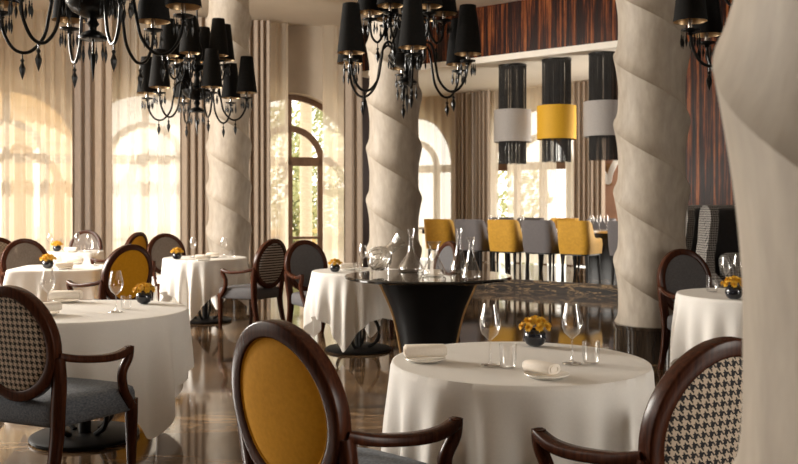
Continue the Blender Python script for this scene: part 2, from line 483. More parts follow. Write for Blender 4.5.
def cur1(kind, a, c, folds, label, off=.30):
    if kind == 's': curtain('sheer_curtain', 'sheer_dense' if 100 < a < 120 else 'sheer', W1A, W1D, W1N, a, c, off, max(2, round(folds*.6)), .04, label, 'curtain', group=gs)
    else: curtain('drape', 'drape_dark' if kind == 'k' else 'drape', W1A, W1D, W1N, a, c, off + .13, max(2, round(folds*.62)), .045, label, 'curtain', group=gd)
cur1('s', -50, 74, 20, 'cream sheer curtain glowing yellow across the arched window beside the houndstooth chair')
cur1('k', 72, 92, 4, 'darker taupe drape bordering the yellow glowing sheer')
cur1('d', 92, 112, 4, 'light taupe drape hanging between the two sheer covered arched windows')
cur1('s', 110, 182, 13, 'cream sheer curtain over the middle arched window behind the small far table')
cur1('d', 180, 209, 6, 'taupe drape gathered beside the twisted pillar at the middle arched window')
cur1('d', 245, 270, 6, 'taupe drape between the twisted pillar and the open arched doorway')
cur1('s', 268, 288, 4, 'narrow sheer curtain covering one half of the brown arched doorway')
cur1('s', 323, 347, 4, 'narrow sheer curtain at the sunlit edge of the open arched doorway')
cur1('d', 344, 362, 4, 'taupe drape beside the dark wood strip and the doorway sheer')
W2I = W2P
def cur2(kind, a, c, folds, label, off=.30):
    if kind == 's': curtain('sheer_curtain', 'sheer', W2P, W2D, W2N, a, c, off, max(1, round(folds*.7)), .035, label, 'curtain', z1=BZ, z0=.20, group=gs)
    else: curtain('drape', 'drape_dark' if kind == 'k' else 'drape', W2P, W2D, W2N, a, c, off + .13, max(1, round(folds*.7)), .05, label, 'curtain', z1=BZ, z0=.20, group=gd)
cur2('s', 404, 459, 9, 'sheer curtain on the arched window just behind the central twisted pillar')
cur2('d', 456, 468, 4, 'pale drape at the edge of the sheer behind the central pillar')
cur2('k', 469.5, 475, 2, 'dark narrow drape strip between two pale drapes in the bar')
cur2('d', 476.5, 490, 4, 'pale drape beside the bar window, behind the first grey pendant shade')
cur2('s', 488, 498, 2, 'slim sheer at the near jamb of the bar window beside the pale drape')
cur2('s', 507, 556, 9, 'wide sheer curtain in the bar window behind the yellow pendant lamp')
cur2('s', 565, 578, 3, 'slim sheer next to the drapes by the copper panel')
cur2('d', 574, 590, 4, 'pale drape in the bar behind the last grey pendant lamp')
cur2('d', 588, 604, 4, 'pale drape touching the copper panel of the bar wall')

# ------------------------------------------------------------------ outside the windows
b = MB(); b.add([(-30, 15.5, -.05), (30, 15.5, -.05), (30, 60, -.05), (-30, 60, -.05)], [(0, 1, 2, 3)])
struct(b.build('ground_outside', 'terrace', smooth=False))
def arcade(x, y):
    b = MB(); b.lathe([(.42, 0), (.42, .35), (.33, .4), (.31, 2.6), (.42, 2.7), (.42, 2.9)], 24, cap=True)
    o = struct(b.build('pillar_outside', 'ochre')); o.location = (x, y, -.05)
for px, d in ((18, 19.5), (-40, 19.5), (60, 21.5)): arcade(*pt(px, d).xy)
b = MB(); q0, q1 = pt(-60, 19.6), pt(75, 21.6)
dd = (q1 - q0).normalized()
b.box((0, -.4, 2.85), ((q1-q0).length, .4, 4.6)); o = struct(b.build('wall_outside', 'ochre', smooth=False)); o.location = q0; o.rotation_euler = (0, 0, math.atan2(dd.y, dd.x))
def palm(px, d, label):
    p = pt(px, d); t = empty('palm_tree', label, 'tree', (p.x, p.y, -.05), 0, 'palm trees outside the windows')
    b = MB(); prof = []
    for k in range(40): prof += [(.165 + .008*(k % 2), k*.13), (.155 + .012*((k+1) % 2), k*.13 + .07)]
    b.lathe(prof, 18, cap=True); b.build('trunk', 'palm_bark', t)
    b = MB(); r = random.Random(px)
    for k in range(22):
        a = 2*PI*k/22 + r.uniform(-.2, .2); e = r.uniform(-.1, 1.0); L = r.uniform(1.6, 2.2)
        pts = [(L*s*math.cos(a)*math.cos(e*(1-s)), L*s*math.sin(a)*math.cos(e*(1-s)), 5.2 + L*(math.sin(e)*s - .55*s*s)) for s in (.0, .25, .5, .75, 1)]
        b.sweep(pts, [(.05, .02), (.35, .02), (.45, .02), (.35, .02), (.03, .02)], n=6)
    b.build('foliage', 'hedge_green', t)
palm(306, 24, 'palm tree with rough trunk seen through the open arched doorway')

def shrub(px, d, h, w, label):
    p = pt(px, d); b = MB(); r = random.Random(px)
    for k in range(int(420*h/2)):
        u = Vector((r.gauss(0, 1), r.gauss(0, 1), r.gauss(0, 1))).normalized() * r.uniform(.6, 1)
        c = Vector((u.x*w, u.y*w*.7, h*.5 + u.z*h*.5)); n = Vector((r.gauss(0,1), r.gauss(0,1), r.gauss(0,1))).normalized()
        s1 = n.orthogonal().normalized() * r.uniform(.08, .16); s2 = n.cross(s1).normalized() * .07
        b.add([c - s1, c - s2, c + s1, c + s2], [(0, 1, 2, 3)])
    o = b.build('shrub', 'hedge_green', smooth=False); o.location = (p.x, p.y, 0)
    tag(o, label, 'shrub', 'shrubs outside the windows')
shrub(505, 27, 3.0, 1.4, 'green shrub seen past the slim sheers of the bar window')
shrub(334, 26, 2.0, .8, 'leafy green shrub beyond the doorway behind the narrow sheer')
shrub(294, 26.4, 1.8, .4, 'low green shrub at the foot of the palm trunk in the doorway')
shrub(281, 31.6, 5.2, .75, 'tall pale green tree foliage beyond the doorway on the side of the striped chair')
shrub(316, 33.5, 6.4, .9, 'tall pale green tree foliage beyond the palm trunk in the doorway')
shrub(350, 31, 4.6, .75, 'pale green foliage seen dimly through the sheer past the doorway')
b = MB(); q0, q1 = pt(250, 27), pt(350, 29); dd = (q1-q0).normalized(); b.box((0, -.2, 0), ((q1-q0).length, .2, .62)); o = struct(b.build('wall_terrace', 'ochre', smooth=False)); o.location = q0; o.rotation_euler = (0, 0, math.atan2(dd.y, dd.x))

# ------------------------------------------------------------------ oval-back armchairs
BW, BH, BZC, BY = .255, .272, .73, -.255
def back_y(x, z): return BY - .15 * (z - .47) + .30 * x * x
def oval(rx, rz, n=48, off=0):
    return [Vector((rx*math.cos(2*PI*k/n), back_y(rx*math.cos(2*PI*k/n), BZC + rz*math.sin(2*PI*k/n)) + off, BZC + rz*math.sin(2*PI*k/n))) for k in range(n)]
def seat_ring(ins, z):
    n = 40; out = []
    for k in range(n):
        a = 2*PI*k/n; ca, sa = math.cos(a), math.sin(a); e = .28
        x = math.copysign(abs(ca)**e, ca); y = math.copysign(abs(sa)**e, sa)
        w = .285 if y > 0 else .285
        wid = (.255 + .035*y) - ins; dep = .255 - ins
        out.append((x*wid, y*dep + .0 + .02*(1 - x*x)*(y > 0), z))
    return out
def make_chair(outer, inner, seat, name_l):
    t = empty('oval_back_armchair', name_l, 'chair')
    b = MB(); b.loops([seat_ring(.01, .345), seat_ring(0, .36), seat_ring(0, .43), seat_ring(.008, .455), seat_ring(.03, .468), seat_ring(.10, .478)])
    b.build('seat', seat, t, angle=60)
    b = MB(); P = oval(BW - .026, BH - .026)
    ups = []
    b.sweep(P, (.052, .055), up=Vector((0, 1, .0)), n=12, sup=.24, closed=True)
    b.build('back_frame', 'wood', t, angle=60)
    def panel(off, bulge, mat, nm):
        b = MB(); rings = []
        for s, o in ((1.0, 0), (.985, bulge*.35), (.94, bulge*.62), (.8, bulge*.85), (.55, bulge*.96), (.25, bulge)):
            rings.append(oval((BW-.045)*s, (BH-.045)*s, 48, off + o))
        if bulge > 0: rings = [list(reversed(r)) for r in rings]
        b.loops(rings, cap0=False); return b.build(nm, mat, t, angle=80)
    panel(.012, .022, inner, 'inner_back_panel')
    op = panel(-.012, -.012, outer, 'outer_back_panel')
    if outer.startswith('yellow'):
        b = MB(); b.sweep(oval(BW-.052, BH-.052, 48, -.018), (.010, .010), up=Vector((0, 1, 0)), n=6, sup=1, closed=True); b.build('piping', outer, op)
    for sx in (-1, 1):
        b = MB()
        pts = spline([(sx*.243, back_y(.24, .68)+.005, .682), (sx*.266, -.17, .658), (sx*.288, -.03, .640), (sx*.302, .07, .642), (sx*.303, .150, .662)], 5)
        secs = [(.040 + .016*math.sin(PI*i/(len(pts)-1)), .036) for i in range(len(pts))]
        b.sweep(pts, secs, n=10, sup=.4); b.build('armrest', 'wood', t, angle=60)
        b = MB()
        pts = spline([(sx*.303, .143, .675), (sx*.301, .138, .62), (sx*.292, .105, .55), (sx*.284, .125, .46), (sx*.283, .185, .37)], 5)
        b.sweep(pts, [(.040, .042)]*len(pts), up=Vector((0, 1, 0)), n=10, sup=.6); b.build('arm_support', 'wood', t, angle=60)
        b = MB()
        b.sweep([(sx*.255, .215, .40), (sx*.255, .215, .33), (sx*.250, .222, .15), (sx*.246, .226, 0)], [(.055, .055), (.055, .055), (.044, .044), (.030, .030)], up=Vector((0, 1, 0)), n=10, sup=.5)
        b.build('leg', 'wood', t, angle=60)
        b = MB()
        pts = spline([(sx*.240, back_y(.23, .64), .68), (sx*.232, back_y(.2, .50), .56), (sx*.214, -.238, .42), (sx*.210, -.24, .30), (sx*.212, -.27, .14), (sx*.215, -.315, 0)], 4)
        b.sweep(pts, [(.040 + .030*math.sin(PI*min(1, .12 + i/(len(pts)-1)*.9)), .055 - .016*i/(len(pts)-1)) for i in range(len(pts))], up=Vector((0, 1, 0)), n=10, sup=.5)
        b.build('leg', 'wood', t, angle=60)
    return t
def place(o, px, d, f):
    """set the chair so that its back stands at picture column px, depth d, facing f"""
    f = Vector((f[0], f[1], 0)).normalized(); bp = pt(px, d)
    o.location = bp + f * .29; o.rotation_euler = (0, 0, math.atan2(-f.x, f.y)); return o
gc = 'oval back armchairs around the tables'
protos = {}
def chair(kind, px, d, f, label):
    spec = {'yellow': ('yellow_fabric', 'yellow_fabric', 'tweed_blue'), 'hound': ('houndstooth', 'houndstooth', 'tweed_blue'), 'grey': ('tweed_grey', 'tweed_grey', 'tweed_grey'),
            'brown': ('tweed_brown', 'tweed_brown', 'linen'), 'stripe': ('striped', 'tweed_grey', 'tweed_grey'), 'cane': ('cane', 'cane', 'tweed_brown')}[kind]
    if kind not in protos: o = protos[kind] = make_chair(*spec, label)
    else: o = copy_tree(protos[kind]); o['label'] = label
    o['group'] = gc
    return place(o, px, d, f)
chair('yellow', 287.5, 2.80, (.70, .71), 'large yellow oval back armchair pulled up to the nearest round table').scale = (1.03, 1.03, 1.015)
chair('hound', 717, 2.54, (-.45, .90), 'houndstooth oval back armchair half hidden by the nearest pillar')
chair('hound', 14, 4.16, (.40, .92), 'houndstooth oval back armchair with blue tweed seat beside the large draped table')
chair('yellow', 127.5, 8.15, (-.80, .60), 'yellow oval back armchair drawn up to the square cloth table')
chair('yellow', 135.5, 11.8, (-.96, .28), 'small yellow oval back chair near the curtains behind another yellow one')
chair('brown', 25, 9.9, (.60, -.80), 'brown tweed oval back armchair at the flower corner of the square cloth table')
chair('cane', -3, 10.3, (.5, -.87), 'chair with woven cane look back cut off beside the brown armchair')
chair('brown', 86, 13.3, (-.1, -1), 'brown oval back chair behind the farthest table against the drapes')
chair('brown', 166, 11.7, (.55, -.83), 'brown oval back armchair behind the table with two wine glasses near the pillar')
chair('stripe', 271, 9.85, (-.84, .54), 'red-brown armchair with striped oval back turned sideways on the open floor')
chair('grey', 305.5, 9.5, (.60, -.80), 'grey oval back armchair in front of the open arched doorway')
chair('grey', 447, 9.2, (-.85, -.35), 'grey oval back chair seen behind the glass decanters')
chair('grey', 684, 7.55, (.30, -.95), 'grey oval back armchair tucked behind the table near the wing chairs')

# ------------------------------------------------------------------ tables and cloths
def make_table(r, sup, label, px, d, rz=0):
    p = pt(px, d); t = empty('dining_table', label, 'table', (p.x, p.y, 0), rz, 'cloth covered dining tables')
    def out(rr, z): return [(rr*c_, rr*s_, z) for c_, s_ in [shape(2*PI*k/64, sup) for k in range(64)]]
    b = MB(); b.loops([out(r-.01, .715), out(r-.004, .72), out(r-.004, .742), out(r-.012, .746)]); b.build('table_top', 'black_metal', t)
    b = MB(); b.lathe([(.30, 0), (.31, .008), (.31, .022), (.295, .03), (.05, .034)], 48, cap=True); b.build('base', 'black_wood', t)
    b = MB(); b.lathe([(.035, .03), (.035, .715)], 20, cap=True); b.build('column', 'black_metal', t)
    for k in range(4):
        a = PI/4 + k*PI/2; ca, sa = math.cos(a), math.sin(a)
        b = MB(); pts = spline([(ca*q, sa*q, z) for q, z in ((.10, .035), (.19, .10), (.20, .22), (.12, .36), (.06, .46), (.07, .58), (.16, .69), (.24, .712))], 4)
        b.tube(pts, .016, 8); b.build('scroll_leg', 'black_metal', t)
    return t
def shape(a, sup):
    ca, sa = math.cos(a), math.sin(a)
    k = (abs(ca)**sup + abs(sa)**sup) ** (-1/sup)
    return ca*k, sa*k
def cloth(r, sup, half, label, px, d, rz, seed=1, folds=19, amp=.042, flare=.03, zt=.75):
    p = pt(px, d); n = 288; b = MB(); rnd = random.Random(seed)
    ph = [rnd.uniform(0, 2*PI) for _ in range(6)]; vs = []; fs = []
    rows = [('t', q) for q in (.02, .4, .8, .95, .985)] + [('d', q/20) for q in range(21)]
    for kind, q in rows:
        for k in range(n):
            a = 2*PI*k/n; cx, sy = shape(a, sup); rad = math.hypot(cx, sy) * r
            ca, sa = math.cos(a), math.sin(a)
            if kind == 't': vs.append((rad*q*ca, rad*q*sa, zt)); continue
            edge = half / ((abs(ca)**14 + abs(sa)**14) ** (1/14))
            L = min(edge - rad, zt + .05)
            corner = (max(abs(ca), abs(sa)) - .707) / .293; corner = 1 - corner
            s = q * L
            f = math.sin(folds*a + ph[0] + .9*math.sin(3*a + ph[1])) * .6 + math.sin((folds*.55//1)*a + ph[2] + math.sin(2*a + ph[3])) * .5
            f = f * (.55 + .9*corner)
            drop = max(s - .012, 0)
            gx = min(drop / .30, 1.25)
            out = .006 * min(s/.012, 1) + flare*drop*(.2 + .6*corner) + amp * f * gx ** 1.1 + amp*.4*min(gx, .8)
            z = zt - max(drop, 0) * math.sqrt(max(0, 1 - (flare*.9)**2)) - (.006 if s > .006 else 0)
            vs.append(((rad + out)*ca, (rad + out)*sa, max(z, .012)))
    R = len(rows)
    for i in range(R - 1):
        for k in range(n): fs.append((i*n + k, i*n + (k+1) % n, (i+1)*n + (k+1) % n, (i+1)*n + k))
    fs.append(tuple(range(n-1, -1, -1)))
    fs = [tuple(reversed(f)) for f in fs]
    b.add(vs, fs); o = b.build('tablecloth', 'linen', angle=75); o.location = (p.x, p.y, 0); o.rotation_euler = (0, 0, rz)
    return tag(o, label, 'tablecloth', 'white tablecloths')
TABLES = [
 # r, sup, half, px, depth, rz, tail of the table label, tail of the cloth label
 (.507, 2, 1.02, 519.5, 3.58, .06, 'nearest round dining table beside the big yellow chair', 'white cloth on the nearest round table, between yellow and houndstooth chairs'),
 (.59, 2, .94, 85, 5.30, .16, 'large round dining table beside the houndstooth chair with blue seat', 'white cloth with low hanging corner on the large table by the houndstooth chair'),
 (.43, 9, .78, 62, 8.95, .12, 'square dining table with the yellow armchair drawn up', 'white cloth with sharp corner on the square table by the yellow armchair'),
 (.36, 9, .68, 71.5, 12.0, .12, 'farthest dining table set before the drapes', 'white cloth on the farthest table crowded with glasses'),
 (.48, 2, .86, 205, 10.6, .70, 'round dining table in front of the far twisted pillar', 'white cloth with pointed corners on the table before the far pillar'),
 (.43, 2, .84, 358, 8.5, .55, 'round dining table partly behind the black flared table', 'white cloth hanging to a long point beside the black flared table'),
 (.50, 2, .84, 752, 6.25, .60, 'round dining table near the wing chairs by the ebony wall', 'cream white cloth on the table in front of the wing chairs'),
]
for i, (r, sup, half, px, d, rz, tl, cl) in enumerate(TABLES):
    make_table(r, sup, tl, px, d, rz); cloth(r, sup, half, cl, px, d, rz, seed=i+3)

# ------------------------------------------------------------------ things on the tables
ZT = .752
def dz(y, z=ZT): return (H - z) * F / (y - CY)       # depth of a point at height z shown in picture row y
def lathe_thing(name, prof, mat, label, cat, loc, group, n=28):
    b = MB(); b.lathe(prof, n); o = b.build(name, mat); o.location = loc; return tag(o, label, cat, group)
GW = [(.001, .004), (.034, .003), (.036, .001), (.034, .005), (.010, .009), (.004, .02), (.0036, .07), (.0042, .098), (.012, .106), (.028, .122), (.037, .145), (.039, .160), (.036, .185), (.029, .215), (.025, .238)]
GT = [(.001, .004), (.026, .003), (.030, .010), (.033, .04), (.034, .09)]
first = {}
def copies(key, mk, label, loc, rz, group):
    if key not in first: o = first[key] = mk(); o['label'] = label
    else: o = copy_tree(first[key]); o['label'] = label
    o['group'] = group; o.location = loc; o.rotation_euler = (0, 0, rz); return o
def wine(px, y, label, z=ZT, sc=1.0, d=None):
    d = d or dz(y, z)
    o = copies('wine', lambda: lathe_thing('wine_glass', GW, 'glass', '', 'glass', (0, 0, 0), ''), label, pt(px, d, z), 0, 'wine glasses'); o.scale = (sc*1.08, sc*1.08, sc); return o
def tumbler(px, y, label, z=ZT, sc=1.0, mat=None):
    o = copies('tumbler', lambda: lathe_thing('tumbler', GT, 'glass', '', 'glass', (0, 0, 0), ''), label, pt(px, dz(y, z), z), 0, 'tumblers'); o.scale = (sc, sc, sc); return o
def mk_vase():
    t = empty('flower_vase', '', 'vase')
    b = MB(); b.lathe([(.001, .002), (.024, .001), (.040, .012), (.050, .034), (.048, .056), (.038, .072), (.034, .074), (.034, .066), (.001, .06)], 32); b.build('vase', 'vase_glass', t)
    r = random.Random(5)
    spots = [(0, 0, .118)] + [(.034*math.cos(a), .034*math.sin(a), .108) for a in [2*PI*k/6 for k in range(6)]] + [(.056*math.cos(a), .056*math.sin(a), .086) for a in [2*PI*k/8 + .3 for k in range(8)]]
    for c in spots:
        b = MB(); c = Vector(c); up = Vector((c.x*2.2, c.y*2.2, .07)).normalized()
        for ring, (cnt, tilt, L) in enumerate(((15, .2, .022), (13, .7, .021), (9, 1.15, .018))):
            for k in range(cnt):
                a = 2*PI*k/cnt + ring*.3 + r.uniform(-.2, .2)
                s = up.orthogonal().normalized(); s = Matrix.Rotation(a, 3, up) @ s
                dirv = (s*math.cos(tilt) + up*math.sin(tilt)).normalized(); w = up.cross(s).normalized()
                tip = c + dirv*L*r.uniform(.85, 1.15); md = c + dirv*L*.6
                b.add([c + up*.002, md + w*.0045 + up*.002, tip, md - w*.0045 + up*.002], [(0, 1, 2, 3)])
        b.build('flower_head', 'petal', t, smooth=False)
    return t
def vase(px, y, label, sc=1.0):
    o = copies('vase', mk_vase, label, pt(px, dz(y), ZT), px*.7, 'black vases of yellow flowers'); o.scale = (sc,)*3; return o
def mk_napkin():
    # a folded napkin: thick flat roll with the spiral of its layers at the ends
    b = MB(); n = 28
    def ring(s, y):
        out = []
        for k in range(n):
            a = 2*PI*k/n; ca, sa = math.cos(a), math.sin(a)
            out.append((y, math.copysign(abs(ca)**.75, ca)*.042*s, .026 + math.copysign(abs(sa)**.75, sa)*.024*s))
        return out
    b.loops([ring(.15, -.078), ring(.45, -.080), ring(.46, -.084), ring(.7, -.084), ring(.71, -.079), ring(.93, -.079), ring(1, -.073), ring(1.02, 0), ring(1, .073), ring(.93, .079), ring(.71, .079), ring(.7, .084), ring(.46, .084), ring(.45, .080), ring(.15, .078)])
    o = b.build('folded_napkin', 'napkin', angle=35)
    return tag(o, '', 'napkin')
def mk_plate():
    b = MB(); b.lathe([(.001, .004), (.055, .003), (.06, .001), (.075, .008), (.082, .012), (.081, .0145), (.062, .009), (.001, .008)], 40)
    return tag(b.build('side_plate', 'porcelain'), '', 'plate')
def napkin(px, y, rz, label, plabel=None, sc=1.0, dx=0):
    p = pt(px, dz(y), ZT)
    if plabel: copies('plate', mk_plate, plabel, p + Vector((dx, 0, 0)), 0, 'side plates')
    o = copies('napkin', mk_napkin, label, p + Vector((0, 0, .0155 if plabel else .001)), rz, 'folded napkins'); o.scale = (sc,)*3; return o
# nearest table
wine(490, 366, 'wine glass nearer the folded napkin on the nearest table')
wine(572, 364, 'wine glass just past the yellow flowers on the nearest table')
tumbler(508, 368, 'tumbler between wine glass and rolled napkin on the nearest table')
tumbler(591, 364, 'tumbler at the far side of the nearest table, beside a wine glass')
vase(535, 346, 'black ball vase of yellow flowers on the nearest table')
napkin(425, 361, .10, 'folded napkin lying crosswise at the edge of the nearest table', 'side plate under the crosswise napkin on the nearest table', 1.0)
napkin(541, 377, 2.25, 'rolled napkin pointing at the viewer in the middle of the nearest table edge', 'side plate under the rolled napkin with its end showing', .80, .02)
# large table
wine(116, 312, 'wine glass standing alone on the large round table')
wine(48, 309, 'wine glass behind the napkin stack on the large round table')
tumbler(126, 309, 'tumbler beside the lone wine glass on the large round table', sc=.9)
vase(144, 303.5, 'black vase of yellow flowers at the edge of the large round table')
napkin(66, 302, .05, 'folded napkin lying crosswise on the large round table', 'side plate under the crosswise napkin on the large round table', 1.15)
napkin(44, 315, .9, 'folded napkin close to the houndstooth chair back', 'side plate close to the houndstooth chair back', 1.1)
# square table
vase(48, 268.5, 'small flower vase at the corner of the square cloth table', 1.1)
napkin(64, 269, .4, 'rolled napkin beside the flower vase on the square cloth table', 'side plate by the flower vase on the square cloth table', 1.0)
napkin(75, 264, .1, 'folded napkin at the rear of the square cloth table', 'side plate at the rear of the square cloth table')
wine(95, 266, 'wine glass on the square cloth table near the yellow armchair')
# farthest table
wine(77, 250.8, 'wine glass at the middle of the farthest table')
wine(89, 252, 'wine glass at the drape side of the farthest table')
wine(50, 250.8, 'wine glass by the sheer at the edge of the farthest table')
tumbler(83, 252.4, 'tumbler in the middle of the farthest table')
vase(57, 251.5, 'tiny flower vase on the farthest table', 1.1)
napkin(71, 252.2, .1, 'folded napkin at the front of the farthest table', 'side plate at the front of the farthest table')
# table before the far pillar
vase(177, 259.5, 'flower vase at the edge of the table before the far pillar', 1.05)
wine(193, 257.5, 'wine glass nearer the flower vase on the table before the far pillar')
wine(224, 257, 'wine glass nearer the tumbler on the table before the far pillar')
tumbler(232, 258, 'tumbler on the table before the far pillar')
napkin(203, 260.5, .2, 'folded napkin at the front edge of the table before the far pillar', 'side plate at the front edge of the table before the far pillar')
napkin(212.5, 257.5, .1, 'folded napkin between the wine glass pair and the tumbler', 'side plate between the wine glasses before the far pillar', .85)
# table behind the flared one
vase(335, 272, 'flower vase on the table beside the black flared table', .95)
wine(363, 269, 'wine glass beside the tilted decanter, on the clothed table')
tumbler(357, 272, 'tumbler beside the tilted decanter, on the clothed table')
napkin(348, 270, .3, 'folded napkin between flower vase and tumbler', 'side plate between flower vase and tumbler')
# table near the wing chairs
vase(734, 299, 'flower vase on the table near the wing chairs', 1.15)
wine(726, 288, 'wine glass behind the flowers near the wing chairs')
wine(738, 286, 'wine glass almost hidden by the nearest pillar above the flowers')
t_ = tumbler(712, 292, 'tumbler beside the flowers near the wing chairs', sc=1.25)

# ------------------------------------------------------------------ black flared table with decanters
FT = pt(428, 7.1); FH = .82
t = empty('flared_table', 'black glossy pedestal table flaring up to a wide round top of decanters', 'table', FT)
b = MB(); b.lathe([(.02, .788), (.635, .788), (.655, .796), (.658, .808), (.650, .818), (.02, FH)], 72); b.build('table_top', 'black_top', t)
prof = [(.27, 0), (.27, .03), (.205, .06), (.205, .14), (.214, .24), (.236, .36), (.264, .48), (.298, .58), (.338, .67), (.375, .755), (.388, .788)]
sp_ = spline([(r, 0, z) for r, z in prof[2:]], 5)
b = MB(); b.lathe(prof[:2] + [(p.x, p.z) for p in sp_], 64, cap=True); b.build('pedestal', 'black_body', t)
for a in (-.12, PI+.12, PI*.33, PI*.67):
    b = MB(); pts = [((p.x+.006)*math.cos(a), (p.x+.006)*math.sin(a), p.z) for p in sp_[:-1]]
    b.sweep(pts, (.018, .02), up=Vector((0, 0, 1)), n=8, sup=.5); b.build('brass_rib', 'brass', t)
gdc = 'glass decanters on the black table'
def decanter(px, y, prof, label, zs=1.0, n=36):
    b = MB(); P = spline([(r, 0, z*zs) for r, z in prof], 5)
    b.lathe([(max(p.x, .001), p.z) for p in P], n); o = b.build('decanter', 'glass', angle=180)
    o.location = pt(px, dz(y, FH), FH + .002); tag(o, label, 'decanter', gdc); return o
wide = [(.001, .006), (.06, .002), (.098, .006), (.104, .02), (.085, .055), (.045, .11), (.024, .16), (.019, .21), (.024, .262), (.033, .302)]
decanter(411, 271, wide, 'tall wide based decanter with straight neck beside the tilted one', 1.15)
jug = [(.001, .006), (.06, .002), (.09, .006), (.092, .03), (.07, .075), (.042, .12), (.034, .165), (.045, .215), (.058, .235)]
decanter(434, 276, jug, 'short flared decanter in the middle of the black table', 1.13)
tall = [(.001, .006), (.04, .002), (.064, .006), (.072, .03), (.055, .09), (.032, .16), (.023, .23), (.022, .29), (.027, .345)]
decanter(459, 273, tall, 'tallest slender decanter near the edge of the black table', 1.04)
cone = [(.001, .006), (.05, .002), (.072, .006), (.074, .02), (.055, .07), (.032, .13), (.021, .19), (.024, .235), (.034, .262)]
decanter(471, 279, cone, 'slim cone shaped decanter foremost at the edge of the black table', 1.18)
# tilted decanter on its little cradle
tp = pt(382, dz(274.5, FH), FH + .002)
t = empty('tilted_decanter', 'cut glass decanter lying tilted in a small glass cradle on the black table', 'decanter', tp, 0, gdc)
M_ = Matrix.Rotation(math.radians(48), 3, 'Y')
b = MB(); P = spline([(r, 0, z) for r, z in [(.001, -.10), (.04, -.095), (.088, -.04), (.098, .0), (.076, .06), (.048, .09), (.040, .12), (.046, .17), (.074, .235)]], 5)
b.lathe([(max(p.x, .001), p.z) for p in P], 36, c=(-.02, 0, .125), mat=M_); b.build('body', 'cut_glass', t, angle=180)
b = MB()
for k in range(12):
    a = 2*PI*k/12; pts = []
    for zz, rr in ((-.08, .058), (-.035, .092), (.0, .100), (.05, .085)):
        q = M_ @ Vector((rr*math.cos(a + zz*6), rr*math.sin(a + zz*6), zz)); pts.append((q.x - .02, q.y, q.z + .125))
    b.tube(spline(pts, 3), .005, 5)
b.build('cut_groove_pattern', 'cut_glass', t)
for sx, sy in ((-.08, -.04), (-.08, .04), (.05, -.04), (.05, .04)):
    b = MB(); b.tube([(sx, sy, 0), (sx*.9, sy*.95, .085 if sx < 0 else .075)], .006, 8); b.build('cradle_leg', 'glass', t)
